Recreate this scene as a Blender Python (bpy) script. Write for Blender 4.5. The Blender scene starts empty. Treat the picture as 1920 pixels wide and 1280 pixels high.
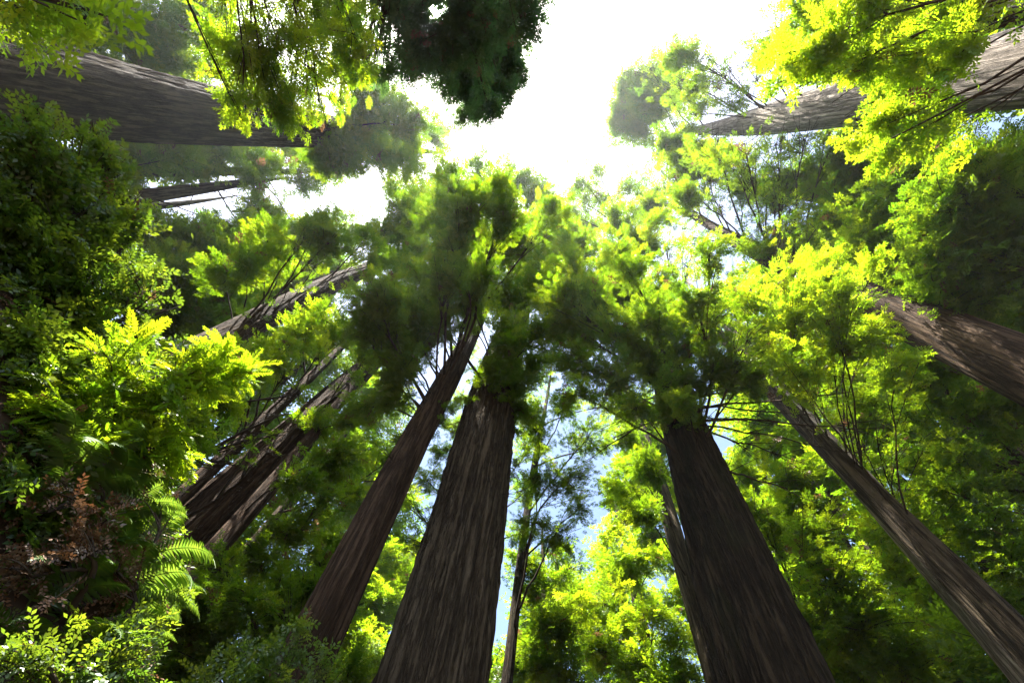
import bpy, math, numpy as np
from mathutils import Matrix, Vector
rng = np.random.default_rng(7)
SC = bpy.context.scene
COL = SC.collection
F = 800.0                                   # focal length in photo pixels (1920 wide)
CAM = np.array([0.0, 0.0, 1.6])

# ------------------------------------------------------------------ camera maths
def nrm(v):
    v = np.asarray(v, float); return v / np.linalg.norm(v)
U = nrm((68, 340, -800))                    # zenith in camera space (where the trunks converge)
AX = nrm(np.array([1.0, 0, 0]) - U * U[0])
AY = np.cross(U, AX)
M = np.stack([AX, AY, U])                   # camera -> world
def ray(x, y):
    return nrm(M @ np.array([x - 960, 640 - y, -F]))
def proj(P):
    c = (np.atleast_2d(P) - CAM) @ M        # world -> camera
    z = np.maximum(-c[:, 2], 1e-3)
    return np.stack([960 + F * c[:, 0] / z, 640 - F * c[:, 1] / z], 1), -c[:, 2]
SUN = ray(820, 15)

# ------------------------------------------------------------------ terrain
def sstep(a, b, x):
    t = np.clip((x - a) / (b - a), 0, 1); return t * t * (3 - 2 * t)
def ground_h(x, y):
    x = np.asarray(x, float); y = np.asarray(y, float)
    s = -0.906 * x + 0.42 * y; q = 0.42 * x + 0.906 * y
    bank = 4.4 * sstep(1.0, 4.2, s) * (1 - sstep(0.9, 3.4, q))
    far = 2.5 * sstep(8, 40, s)
    lump = 0.12 * np.sin(1.7 * x + 0.6) * np.sin(1.9 * y) + 0.06 * np.sin(4.1 * x + 1) * np.sin(3.7 * y + 2)
    return bank + far * (1 - bank / 4.6) + lump * sstep(0.8, 2.0, np.hypot(x, y))
def ray_ground(px, py, dmax=12.0):
    r = ray(px, py)
    for t in np.arange(0.6, dmax, 0.03):
        p = CAM + r * t
        if p[2] < ground_h(p[0], p[1]): return p
    return None

# ------------------------------------------------------------------ materials
def mat(name):
    m = bpy.data.materials.new(name); m.use_nodes = True
    n = m.node_tree.nodes; n.clear()
    return m, n, m.node_tree.links
def ramp(n, stops):
    r = n.new('ShaderNodeValToRGB'); e = r.color_ramp.elements
    while len(e) < len(stops): e.new(0.5)
    for k, (p, c) in enumerate(stops): e[k].position = p; e[k].color = (*c, 1)
    return r
def leaf_mat(name, dcol, tcol, tfac=0.5, gloss=0.05, rough=0.4):
    """Thin leaf: diffuse + translucent with a weak waxy gloss; hue varies from spray to spray."""
    m, n, l = mat(name)
    out = n.new('ShaderNodeOutputMaterial'); at = n.new('ShaderNodeAttribute'); at.attribute_name = 'tint'
    cols = []
    for c in (dcol, tcol):
        lo = tuple(x * y for x, y in zip(c, (0.60, 0.78, 0.8))); hi = tuple(x * y for x, y in zip(c, (1.4, 1.12, 0.9)))
        r = ramp(n, [(0, lo), (0.5, c), (.92, hi), (.97, (0.14, 0.07, 0.03))]); l.new(at.outputs['Fac'], r.inputs[0]); cols.append(r)
    d = n.new('ShaderNodeBsdfDiffuse'); t = n.new('ShaderNodeBsdfTranslucent')
    l.new(cols[0].outputs[0], d.inputs[0]); l.new(cols[1].outputs[0], t.inputs[0])
    a = n.new('ShaderNodeMixShader'); a.inputs[0].default_value = tfac
    l.new(d.outputs[0], a.inputs[1]); l.new(t.outputs[0], a.inputs[2])
    g = n.new('ShaderNodeBsdfGlossy'); g.inputs['Roughness'].default_value = rough
    b = n.new('ShaderNodeMixShader'); b.inputs[0].default_value = gloss
    l.new(a.outputs[0], b.inputs[1]); l.new(g.outputs[0], b.inputs[2]); l.new(b.outputs[0], out.inputs[0])
    return m
def bark_mat(name, dark, mid, light, zs=0.07, bump=1.0, moss=None):
    """fibrous bark: long fissures with their shade put into the colour, weathered ridges, fine fibres; all stretched up the trunk"""
    m, n, l = mat(name)
    out = n.new('ShaderNodeOutputMaterial'); p = n.new('ShaderNodeBsdfPrincipled'); tc = n.new('ShaderNodeTexCoord')
    def tex(scale, z, detail, rough, dist):
        mp = n.new('ShaderNodeMapping'); mp.inputs['Scale'].default_value = (1, 1, z); l.new(tc.outputs['Object'], mp.inputs['Vector'])
        t = n.new('ShaderNodeTexNoise'); t.inputs['Scale'].default_value = scale; t.inputs['Detail'].default_value = detail
        t.inputs['Roughness'].default_value = rough; t.inputs['Distortion'].default_value = dist; l.new(mp.outputs[0], t.inputs['Vector']); return t.outputs[0]
    def math_(op, a, b):
        q = n.new('ShaderNodeMath'); q.operation = op
        for k, v in enumerate((a, b)):
            if isinstance(v, (int, float)): q.inputs[k].default_value = v
            elif v is not None: l.new(v, q.inputs[k])
        return q.outputs[0]
    crack = tex(6.5, zs * .8, 4, .55, .4); fibre = tex(34, zs * .8, 5, .65, .2); plate = tex(11, zs * 5, 6, .62, .5); big = tex(.5, .5, 3, .5, 0)
    ridge = math_('MINIMUM', math_('MULTIPLY', math_('ABSOLUTE', math_('SUBTRACT', crack, .5), None), 9.0), 1.0)       # 0 in a fissure, 1 on a ridge
    h = math_('ADD', math_('MULTIPLY', ridge, .42), math_('ADD', math_('MULTIPLY', fibre, .35), math_('MULTIPLY', plate, .5)))
    r = ramp(n, [(0.26, dark), (0.60, mid), (1.0, light)]); l.new(h, r.inputs[0])  # dark end paints the shade of the fissures into the bark colour
    r3 = ramp(n, [(0.35, (0.72, 0.66, 0.60)), (0.68, (1.2, 1.15, 1.1))]); l.new(big, r3.inputs[0])
    mx = n.new('ShaderNodeMix'); mx.data_type = 'RGBA'; mx.blend_type = 'MULTIPLY'; mx.inputs[0].default_value = 1
    l.new(r.outputs[0], mx.inputs[6]); l.new(r3.outputs[0], mx.inputs[7]); col = mx.outputs[2]
    if moss:
        ms = tex(1.3, .35, 5, .6, .4); f = ramp(n, [(.50, (0, 0, 0)), (.66, (.65, .65, .65))]); l.new(ms, f.inputs[0])
        m2 = n.new('ShaderNodeMix'); m2.data_type = 'RGBA'; l.new(f.outputs[0], m2.inputs[0]); l.new(col, m2.inputs[6]); m2.inputs[7].default_value = (*moss, 1); col = m2.outputs[2]
    l.new(col, p.inputs['Base Color'])
    b = n.new('ShaderNodeBump'); b.inputs['Strength'].default_value = bump; b.inputs['Distance'].default_value = 0.16
    l.new(h, b.inputs['Height']); l.new(b.outputs[0], p.inputs['Normal'])
    p.inputs['Roughness'].default_value = 0.9; p.inputs['Specular IOR Level'].default_value = 0.12
    l.new(p.outputs[0], out.inputs[0])
    return m
def plain_mat(name, stops, scale=6, rough=0.9):
    m, n, l = mat(name)
    out = n.new('ShaderNodeOutputMaterial'); p = n.new('ShaderNodeBsdfPrincipled'); tc = n.new('ShaderNodeTexCoord')
    x = n.new('ShaderNodeTexNoise'); x.inputs['Scale'].default_value = scale; x.inputs['Detail'].default_value = 6
    l.new(tc.outputs['Object'], x.inputs['Vector']); r = ramp(n, stops); l.new(x.outputs[0], r.inputs[0]); l.new(r.outputs[0], p.inputs['Base Color'])
    p.inputs['Roughness'].default_value = rough; p.inputs['Specular IOR Level'].default_value = 0.2
    l.new(p.outputs[0], out.inputs[0]); return m

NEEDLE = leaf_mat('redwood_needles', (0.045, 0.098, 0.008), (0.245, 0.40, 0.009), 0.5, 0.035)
SUNLIT = leaf_mat('sunlit_redwood_needles', (0.09, 0.155, 0.009), (0.37, 0.55, 0.012), 0.5, 0.035)  # brighter yellow needle copy: sunlight on the lit boughs put into the colour
SHADE = leaf_mat('shaded_redwood_needles', (0.030, 0.075, 0.022), (0.09, 0.20, 0.04), 0.45, 0.035)  # darker needle copy: shade of the backlit crown put into the colour
SHRUB = leaf_mat('shrub_leaves', (0.05, 0.10, 0.013), (0.20, 0.31, 0.016), 0.45, 0.05, 0.42)
FERN = leaf_mat('fern_green', (0.06, 0.12, 0.02), (0.19, 0.31, 0.025), 0.42, 0.06, 0.4)
LITTER = leaf_mat('dead_needles', (0.19, 0.12, 0.075), (0.10, 0.05, 0.022), 0.2, 0.05, 0.4)
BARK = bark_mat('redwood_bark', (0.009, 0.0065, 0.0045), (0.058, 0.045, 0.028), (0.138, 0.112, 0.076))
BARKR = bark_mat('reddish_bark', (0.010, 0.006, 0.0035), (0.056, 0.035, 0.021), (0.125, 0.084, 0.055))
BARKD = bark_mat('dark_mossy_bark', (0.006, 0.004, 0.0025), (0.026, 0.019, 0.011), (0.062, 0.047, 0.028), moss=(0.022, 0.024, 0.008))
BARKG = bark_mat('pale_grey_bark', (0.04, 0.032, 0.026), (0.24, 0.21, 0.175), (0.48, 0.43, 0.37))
TWIG = plain_mat('twig_bark', [(0.3, (0.022, 0.016, 0.011)), (0.7, (0.075, 0.055, 0.038))], 5)
SOIL = plain_mat('forest_soil', [(0.3, (0.020, 0.013, 0.008)), (0.7, (0.075, 0.046, 0.027))], 3)

# ------------------------------------------------------------------ mesh helpers
def link(o, parent=None):
    COL.objects.link(o)
    if parent is not None: o.parent = parent
    return o
def mesh_obj(name, V, faces, m, parent=None, tint=None, smooth=False):
    """faces: (n,k) int array"""
    me = bpy.data.meshes.new(name)
    V = np.ascontiguousarray(V, np.float32); faces = np.ascontiguousarray(faces, np.int32); nf, k = faces.shape
    me.vertices.add(len(V)); me.vertices.foreach_set('co', V.ravel())
    me.loops.add(nf * k); me.loops.foreach_set('vertex_index', faces.ravel())
    me.polygons.add(nf); me.polygons.foreach_set('loop_start', np.arange(0, nf * k, k, dtype=np.int32))
    if smooth: me.polygons.foreach_set('use_smooth', np.ones(nf, bool))
    if tint is not None:
        a = me.attributes.new('tint', 'FLOAT', 'POINT'); a.data.foreach_set('value', np.ascontiguousarray(tint, np.float32))
    me.update(calc_edges=True); me.materials.append(m)
    return link(bpy.data.objects.new(name, me), parent)
def empty(name, loc, label, cat, group=None):
    o = bpy.data.objects.new(name, None); o.location = loc; o['label'] = label; o['category'] = cat
    if group: o['group'] = group
    return link(o)
class Tubes:
    def __init__(s): s.V = []; s.Q = []; s.n = 0
    def add(s, pts, rads, k=4):
        pts = np.asarray(pts, float); n = len(pts); rads = np.asarray(rads, float)
        t = np.gradient(pts, axis=0); t /= np.linalg.norm(t, axis=1, keepdims=True) + 1e-9
        ref = np.array([0.31, 0.17, 0.93]); a = np.cross(t, ref); bad = np.linalg.norm(a, axis=1) < 0.05
        a[bad] = np.cross(t[bad], [1, 0, 0]); a /= np.linalg.norm(a, axis=1, keepdims=True); b = np.cross(t, a)
        ang = np.arange(k) * 2 * math.pi / k
        R = pts[:, None] + rads[:, None, None] * (a[:, None] * np.cos(ang)[None, :, None] + b[:, None] * np.sin(ang)[None, :, None])
        i = np.arange(n - 1)[:, None] * k + np.arange(k)[None]; j = np.arange(n - 1)[:, None] * k + (np.arange(k)[None] + 1) % k
        q = np.stack([i, j, j + k, i + k], -1).reshape(-1, 4) + s.n
        s.V.append(R.reshape(-1, 3)); s.Q.append(q); s.n += n * k
    def build(s, name, m, parent=None, off=None):
        V = np.concatenate(s.V)
        if off is not None: V = V - off
        return mesh_obj(name, V, np.concatenate(s.Q), m, parent, smooth=True)
def bez(a, c, b, n):
    t = np.linspace(0, 1, n)[:, None]; return (1 - t) ** 2 * a + 2 * t * (1 - t) * c + t * t * b

# ------------------------------------------------------------------ foliage templates
def leaf_tris(base, d, L, w, up):
    d = nrm(d); s = nrm(np.cross(up, d)); m = base + d * L * 0.45
    return [base, m + s * w / 2 + up * 0.02, base + d * L, m - s * w / 2]
def spray_template(seed, k=7, nl=4):
    """flat fan-shaped conifer spray, unit long on +X; leaf-sized kites on side twigs"""
    r = np.random.default_rng(seed); Q = []
    for i in range(k):
        t = 0.1 + 0.8 * i / (k - 1); side = 1 if i % 2 else -1
        ang = side * math.radians(r.uniform(32, 58)) if i < k - 1 else r.uniform(-.1, .1)
        b = np.array([t, 0, -0.12 * t * t + r.uniform(-.03, .03)])
        ln = 0.50 * (1 - 0.55 * t) * r.uniform(0.8, 1.15)
        d = np.array([math.cos(ang), math.sin(ang), r.uniform(-.28, .1)])
        for j in range(nl):
            u = (j + 0.5) / nl; p = b + d * ln * u * 0.85
            s2 = 1 if j % 2 else -1; a2 = ang + s2 * math.radians(r.uniform(25, 55)) * (1 if j < nl - 1 else 0.2)
            dd = np.array([math.cos(a2), math.sin(a2), r.uniform(-.3, .3)])
            up = nrm([r.uniform(-.5, .5), r.uniform(-.5, .5), 1])
            Q.append(leaf_tris(p, dd, r.uniform(.19, .28), r.uniform(.085, .12), up))
    return np.array(Q).reshape(-1, 3)
SPRAYS = [spray_template(s) for s in range(6)]
SPRAYS_L = [spray_template(s + 20, 6, 3) for s in range(4)]
def sprig_template(seed, n=13):
    """near redwood twig: two flat rows of narrow leaflets"""
    r = np.random.default_rng(seed); Q = []
    for i in range(n):
        t = (i + .5) / n
        for s in (-1, 1):
            b = np.array([t, 0, -0.10 * t * t]); a = s * math.radians(r.uniform(42, 62))
            L = 0.20 * (0.55 + 0.75 * math.sin(math.pi * (0.12 + 0.80 * t))) * r.uniform(.85, 1.1)
            dd = np.array([math.cos(a), math.sin(a), r.uniform(-.15, .15)])
            Q.append(leaf_tris(b, dd, L, 0.062, nrm([r.uniform(-.3, .3), r.uniform(-.3, .3), 1])))
    Q.append(leaf_tris(np.array([.97, 0, -.1]), np.array([1, 0, -.2]), .14, .05, np.array([0, 0, 1.0])))
    return np.array(Q).reshape(-1, 3)
SPRIGS = [sprig_template(s + 50) for s in range(5)]
def leafy_template(seed, n=11):
    """broad-leaved evergreen twig with small oval leaves"""
    r = np.random.default_rng(seed); Q = []
    for i in range(n):
        t = (i + .3) / n; s = 1 if i % 2 else -1; a = s * math.radians(r.uniform(35, 75)) if i < n - 1 else 0
        b = np.array([t, 0, -0.08 * t * t])
        dd = np.array([math.cos(a), math.sin(a), r.uniform(-.4, .4)])
        Q.append(leaf_tris(b, dd, r.uniform(.20, .30), r.uniform(.12, .16), nrm([r.uniform(-.6, .6), r.uniform(-.6, .6), 1])))
    return np.array(Q).reshape(-1, 3)
LEAFY = [leafy_template(s + 80) for s in range(5)]
BRIGHT = []                                  # (centre, radius): boughs the sun reaches through the openings
PENDING = []
def sun_mask(P, own):
    mine = np.zeros(len(P), bool); other = np.zeros(len(P), bool); lit = np.zeros(len(P), bool); bank = np.zeros(len(P), bool)
    for C, R, who in BRIGHT:
        v = P - C; a = v @ SUN; q = np.linalg.norm(v - a[:, None] * SUN, axis=1)
        h = (a > 1.1 * R + .2) & (q < R * 1.12)
        if who is own: mine |= h
        elif who is None: lit |= h
        elif isinstance(who, str): bank |= h
        else: other |= h
    u = rng.random(len(P)); return ~((mine & (u < .42)) | (other & (u < own.shy)) | (lit & (u < .98)) | (bank & (u < .6 * own.shy)))
class Foliage:
    def __init__(s): s.V = []; s.T = []; s.raw = []; s.shy = .86
    def add(s, P, D, N, L, tint, temps):
        """P anchors, D directions, N up-ish normals, L lengths"""
        if len(P): s.raw.append([P, D, N, L, tint, temps])
    def make(s, P, D, N, L, tint, temps):
        if len(P) == 0: return
        D = D / (np.linalg.norm(D, axis=1, keepdims=True) + 1e-9)
        S = np.cross(N, D); S /= np.linalg.norm(S, axis=1, keepdims=True) + 1e-9
        Z = np.cross(D, S); pick = rng.integers(0, len(temps), len(P))
        for k, t in enumerate(temps):
            w = pick == k
            if not w.any(): continue
            v = (t[None, :, 0:1] * D[w][:, None] + t[None, :, 1:2] * S[w][:, None] + t[None, :, 2:3] * Z[w][:, None]) * L[w][:, None, None] + P[w][:, None]
            s.V.append(v.reshape(-1, 3)); s.T.append(np.repeat(tint[w], len(t)))
    def build(s, name, m, parent=None, off=None):
        for tm in {id(r[5]): r[5] for r in s.raw}.values():
            P, D, N, L, tint = (np.concatenate([r[i] for r in s.raw if r[5] is tm]) for i in range(5))
            k = sun_mask(P, s); s.make(P[k], D[k], N[k], L[k], tint[k], tm)
        if not s.V: return None
        V = np.concatenate(s.V); V = V - off if off is not None else V
        return mesh_obj(name, V, np.arange(len(V)).reshape(-1, 4), m, parent, np.concatenate(s.T))

# ------------------------------------------------------------------ openings between the crowns
def inside(poly, P):
    x, y = P[:, 0], P[:, 1]; c = np.zeros(len(P), bool); n = len(poly)
    for i in range(n):
        x1, y1 = poly[i]; x2, y2 = poly[i - 1]
        if y1 == y2: continue
        c ^= ((y1 > y) != (y2 > y)) & (x < (x2 - x1) * (y - y1) / (y2 - y1) + x1)
    return c
OPEN_SKY = [
    [(858, 250), (905, 225), (965, 185), (985, 110), (1012, 40), (1026, -40), (1500, -40), (1470, 10), (1420, 45), (1395, 85), (1320, 100), (1265, 82), (1180, 125),
     (1150, 165), (1150, 225), (1130, 255), (1075, 285), (1030, 322), (1000, 325), (960, 305), (905, 292), (858, 300), (845, 275)],
    [(705, 345), (650, 325), (590, 360), (525, 380), (515, 410), (560, 425), (600, 405), (640, 385), (700, 378)],
    [(742, 140), (790, 165), (835, 200), (860, 245), (825, 235), (790, 195), (755, 190)],
    [(230, 372), (290, 362), (455, 345), (495, 372), (420, 412), (320, 415), (240, 400)],
    [(290, 336), (455, 336), (455, 347), (290, 352)],
    [(1880, 215), (1930, 205), (1930, 265), (1885, 250)],
    [(862, 690), (905, 650), (915, 680), (880, 720), (868, 745)],
    [(775, 905), (800, 900), (795, 985), (775, 1030), (770, 960)],
]
BLUE = [[(985, 790), (1130, 790), (1140, 880), (1110, 1040), (1030, 1060), (985, 1000)], [(1540, 900), (1640, 900), (1650, 1020), (1580, 1020)], [(750, 860), (840, 830), (840, 930), (780, 1040)],
        [(1240, 250), (1500, 240), (1620, 230), (1620, 300), (1400, 330), (1250, 420)], [(1280, 420), (1420, 380), (1420, 480), (1300, 520)]]
SUNHOLE = (820, 15, 21)
# trunks that stay in view: polygon, nothing leafy nearer than this inside it
CLEAR = [
    ([(0, 55), (200, 100), (370, 140), (430, 235), (620, 240), (620, 278), (400, 270), (150, 252), (80, 230), (0, 180)], 22),
    ([(1650, 138), (1460, 160), (1290, 222), (1250, 252), (1330, 276), (1460, 264), (1640, 244)], 31),
    ([(1420, 190), (1290, 225), (1235, 252), (1330, 276), (1430, 264)], 40),
    ([(1775, 120), (1920, 60), (1920, 210), (1785, 215)], 20),
    ([(700, 1290), (800, 1000), (868, 810), (905, 800), (900, 880), (960, 880), (945, 1000), (918, 1290)], 12),
    ([(1330, 1290), (1300, 1020), (1240, 780), (1310, 790), (1360, 860), (1460, 1060), (1565, 1290)], 12),
    ([(640, 1010), (700, 890), (790, 760), (850, 640), (890, 610), (880, 680), (850, 740), (800, 860), (730, 1010), (680, 1110), (600, 1120)], 13),
    ([(265, 965), (390, 818), (540, 690), (650, 622), (682, 640), (640, 760), (560, 850), (450, 970), (350, 1090), (300, 1110)], 18.5),
    ([(1600, 910), (1640, 890), (1785, 1050), (1920, 1190), (1920, 1290), (1890, 1270), (1740, 1075)], 18),
    ([(440, 610), (560, 555), (660, 505), (690, 520), (560, 590), (470, 650), (420, 650)], 22),
    ([(1600, 560), (1720, 580), (1920, 620), (1920, 750), (1800, 680)], 18),
    ([(240, 355), (455, 335), (455, 355), (270, 380)], 36),
    ([(300, 312), (455, 312), (455, 332), (300, 335)], 38),
    ([(1300, 402), (1330, 402), (1398, 440), (1398, 462), (1350, 440)], 32),
]
def keep_mask(P):
    uv, z = proj(P); d = np.linalg.norm(P - CAM, axis=1)
    jit = uv + rng.normal(0, 7, uv.shape)
    k = np.ones(len(P), bool)
    for poly in OPEN_SKY: k &= ~inside(poly, jit)
    for poly, dist in CLEAR: k &= ~(inside(poly, jit) & (d < dist) & (rng.random(len(P)) < 0.97))
    k &= np.hypot(uv[:, 0] - SUNHOLE[0], uv[:, 1] - SUNHOLE[1]) > SUNHOLE[2]
    return k | (z < 0)

# ------------------------------------------------------------------ trees
def bark_shape(th, z, seed, amp, wob):
    r = np.random.default_rng(seed); f = np.zeros(np.broadcast(th, z).shape)
    for k, a in ((5, .5), (9, .6), (15, .6), (24, .5), (38, .35)):
        ph = r.uniform(0, 6.28); kk = k + r.integers(0, 3)
        w = 0.9 * np.sin(z * r.uniform(.10, .3) + r.uniform(0, 6)) + 0.5 * np.sin(z * r.uniform(.4, .9) + r.uniform(0, 6)) + .35 * np.sin(3 * th + z * r.uniform(.3, .6))
        s = np.sin(kk * th + ph + w * wob); f += a * (np.sqrt(np.abs(s)) - 0.75) * (0.7 + 0.3 * np.sin(z * 0.7 + ph + 2 * th))
    return amp * f
def trunk(parent, name, base, top, zr, seed, m, nrad=96, nz=110, amp=0.05, lobes=0.05, flare=0.5):
    """zr: list of (height above base, radius)"""
    H = top[2] - base[2]; zz = H * np.linspace(0, 1, nz) ** 1.35
    th = np.linspace(0, 2 * math.pi, nrad, endpoint=False)
    Z, T = np.meshgrid(zz, th, indexing='ij')
    R = np.interp(Z, [a for a, _ in zr], [b for _, b in zr]) * (1 + flare * np.exp(-Z / 1.6))
    r = np.random.default_rng(seed); lob = np.zeros_like(R)
    for k in (2, 3, 5): lob += r.uniform(.5, 1) * np.cos(k * T + r.uniform(0, 6) + 0.03 * Z * r.uniform(-1, 1))
    R = R * (1 + lobes * lob * (0.5 + np.exp(-Z / 12)) + bark_shape(T, Z, seed, amp, 1.0)
             + amp * .22 * np.sin(Z * 6.3 + 5 * np.sin(4 * T + Z * .8)) * np.sin(9 * T + Z * 2.1) + rng.normal(0, amp * .14, R.shape))
    ax = (np.asarray(top) - np.asarray(base)) / H
    wx = 0.13 * np.sin(Z * .21 + seed) * sstep(3, 15, Z); wy = 0.13 * np.sin(Z * .17 + 2 * seed) * sstep(3, 15, Z)
    V = np.stack([ax[0] * Z + R * np.cos(T) + wx, ax[1] * Z + R * np.sin(T) + wy, Z], -1).reshape(-1, 3)
    i = np.arange(nz - 1)[:, None] * nrad + np.arange(nrad)[None]; j = np.arange(nz - 1)[:, None] * nrad + (np.arange(nrad)[None] + 1) % nrad
    q = np.stack([i, j, j + nrad, i + nrad], -1).reshape(-1, 4)
    return mesh_obj(name, V, q, m, parent, smooth=True)

STATS = []; FAR = []
def tree(name, label, pA, wA, pB, wB, d, H, blobs=(), crown=(6.0, 18.0), m=None, dens=2.2, leaf=None, rA=None, rB=None, seed=1, dense=True,
         group='redwood trees around the clearing', dmul=1.0, cat='tree', spray=0.017, amp=0.05, nrad=96, nz=110, flat=0.6, bare=(), bright=False, lit=(), auto=None, limb_k=1.0):
    leaf = leaf or NEEDLE
    ra = ray(*pA); rb = ray(*pB) if pB else None
    def at(r): h = math.hypot(r[0], r[1]); return CAM + r * (d / h)
    A = at(ra)
    def rad(P, w): return w / 2 / F * proj(P)[1][0]
    RA = rA or rad(A, wA)
    if pB:
        B = at(rb); RB = rB or min(rad(B, wB), RA * 0.97)
        ax = (B - A) / (B[2] - A[2])
    else:
        B = A + np.array([0, 0, min(25.0, max(1.0, (H - A[2]) * .6))]); RB = rB or RA * 0.75; ax = np.array([0, 0, 1.0])
    b = A.copy()
    for _ in range(3):
        gz = float(ground_h(b[0], b[1])) - 0.3; b = A + ax * (gz - A[2])
    top = A + ax * (H - A[2])
    zs = [(0, RA + (RA - RB) * min(1, (A[2] - b[2]) / max(B[2] - A[2], 1))), (A[2] - b[2], RA), (B[2] - b[2], RB), (H - b[2], RB * 0.04)]
    if zs[1][0] < 0.5: zs.pop(1)
    if pB and zs[-1][0] < zs[-2][0] + 3: top = top + ax * (zs[-2][0] + 6 - zs[-1][0]); zs[-1] = (zs[-2][0] + 6, zs[-1][1]); H = top[2]
    root = empty(name, tuple(b), label, cat, group)
    trunk(root, 'trunk', b, top, zs, seed, m or BARK, nrad, nz, amp)
    Rc, h0 = crown; fol = Foliage()
    def axis_at(z): return A + ax * (z - A[2])
    def crad(z): return Rc * max(0.0, min(1, (H + 1 - z) / max(H - h0, 1) * 1.15)) ** 0.75 if z > h0 else 0
    blobs = list(blobs)
    if auto:                                                # whole crown: boughs all round the stem
        z = h0
        while z < H - 2:
            for q in range(auto):
                a = rng.uniform(0, 6.283); rr = crad(z) * rng.uniform(.25, .9)
                C = axis_at(z + rng.uniform(-1, 1)) + np.array([math.cos(a) * rr, math.sin(a) * rr, 0])
                uv, zc = proj(C); uv = uv[0]
                if zc[0] < 1 or not (-150 < uv[0] < 2070 and -150 < uv[1] < 1430): continue
                if any(inside(pl, uv[None])[0] for pl in OPEN_SKY + BLUE): continue
                t = np.linalg.norm(C - CAM); blobs.append((uv[0], uv[1], rng.uniform(1.6, 2.4) * F / t, 1.0, t))
            z += 3.0
        C = axis_at(H - 1.6); uv, zc = proj(C)
        if zc[0] > 1: t = np.linalg.norm(C - CAM); blobs += [(uv[0, 0], uv[0, 1], 1.3 * F / t, 1.6, t)] * 2
    for bl in blobs:
        px, py, rp = bl[:3]; dn = (bl[3] if len(bl) > 3 else 1.0) * dens
        r = ray(px, py)
        if len(bl) > 4 and bl[4]: t = bl[4]
        else:
            ts = np.arange(2.5, 140, 0.35); Ps = CAM + r * ts[:, None]; ok = Ps[:, 2] < H; ts, Ps = ts[ok], Ps[ok]
            hds = np.hypot(*(Ps - (A + ax * (Ps[:, 2:3] - A[2])))[:, :2].T)
            cr = np.where(Ps[:, 2] > h0, Rc * np.clip((H + 1 - Ps[:, 2]) / max(H - h0, 1) * 1.15, 0, 1) ** .75, 0)
            tb = ts[np.argmin(hds)]; e = np.nonzero(hds < cr)[0]
            t = tb - (RA + .35 if Ps[np.argmin(hds), 2] < h0 else 0) if len(e) == 0 else ts[e[0]] + (tb - ts[e[0]]) * rng.uniform(0.12, 0.7)
            if hds.min() > 8.5: FAR.append((name, label[:40], px, py, round(float(hds.min()), 1), round(float(t), 1)))
        C = CAM + r * t
        R = rp / F * t * 0.95
        if bright or len(bl) > 5: BRIGHT.append((C, R, fol))
        # limb from the trunk, rising then levelling out
        hd = np.hypot(*(C - axis_at(C[2]))[:2])
        za = max(h0 * 0.8, C[2] - rng.uniform(.05, .25) * hd - 0.2); a = axis_at(za)
        out = nrm(np.append((C - a)[:2], 0) + 1e-6)
        mid = (a + C) / 2 + np.array([0, 0, 0.14 * hd]) + rng.normal(0, 0.08 * hd + .02, 3)
        limb = Tubes(); lr = min(0.022 + 0.007 * hd, 0.08) * limb_k
        pts = bez(a, mid, C, 9); pts[2:-1] += np.cumsum(rng.normal(0, .011 * hd, (6, 3)), 0) * np.array([1, 1, 1, .8, .5, .25])[:, None]; limb.add(pts, np.linspace(lr, lr * 0.35, 9), 6)
        L0 = float(np.clip(spray * t, 0.24, 0.95)) * dmul
        area = 0.31 * (L0 * F / t) ** 2
        ns = int(1.4 * dn * math.pi * rp * rp / area); nb = max(6, int(ns / 14))
        for i in range(nb):
            g = rng.normal(0, 1, 3); g = g / np.linalg.norm(g) * rng.random() ** 0.45
            tip = C + g * np.array([R, R, R * flat]) + out * R * 0.12
            s0 = pts[rng.integers(5, 9)] if i % 3 else pts[-1]
            k = bez(s0, (s0 + tip) / 2 + np.array([0, 0, 0.12 * R]) + rng.normal(0, .08 * R, 3), tip, 6)
            if np.hypot(*(proj(k)[0] - np.array(SUNHOLE[:2])).T).min() > SUNHOLE[2]: limb.add(k, np.linspace(lr * 0.28, 0.006 + 0.0002 * t, 6), 3)
            n1 = max(3, int(ns / nb)); tt = rng.uniform(0.25, 1.08, n1)
            P = np.stack([np.interp(tt, np.linspace(0, 1, 6), k[:, c]) for c in range(3)], 1) + rng.normal(0, 0.13 * R + .03, (n1, 3)) * (1, 1, .4)
            dirn = nrm(k[-1] - k[2] + 1e-6)
            D = dirn[None] * 1.0 + rng.normal(0, .55, (n1, 3)) + out * .25 + np.array([0, 0, -0.18])
            N = np.array([0, 0, 1.0]) + rng.normal(0, .27, (n1, 3))
            kk = keep_mask(P)
            tn = np.where(rng.random(n1) < .015, 1.0, np.clip(rng.normal(.5, .22) + rng.normal(0, .15, n1), 0, .92))
            fol.add(P[kk], D[kk], N[kk], (L0 * rng.uniform(.55, 1.4, n1))[kk], tn[kk], SPRAYS if t < 45 else SPRAYS_L)
        limb.build('branch', TWIG, root, b)
    for (x1, y1, x2, y2, rr) in bare:                       # bare dead limbs seen against the light
        z1 = None; r1 = ray(x1, y1); h = math.hypot(r1[0], r1[1]); dd = math.hypot(*A[:2]); P1 = axis_at((CAM + r1 * dd / h)[2])
        r2 = ray(x2, y2); tt = np.linalg.norm(P1 - CAM) * rng.uniform(.92, 1.06); P2 = CAM + r2 * tt
        lm = Tubes(); mid = (P1 + P2) / 2 + np.array([0, 0, .05 * np.linalg.norm(P2 - P1)]); k = bez(P1, mid, P2, 12)
        k[2:] += np.cumsum(rng.normal(0, .03, (10, 3)), 0); lm.add(k, np.linspace(rr, rr * .3, 12), 5)
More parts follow.
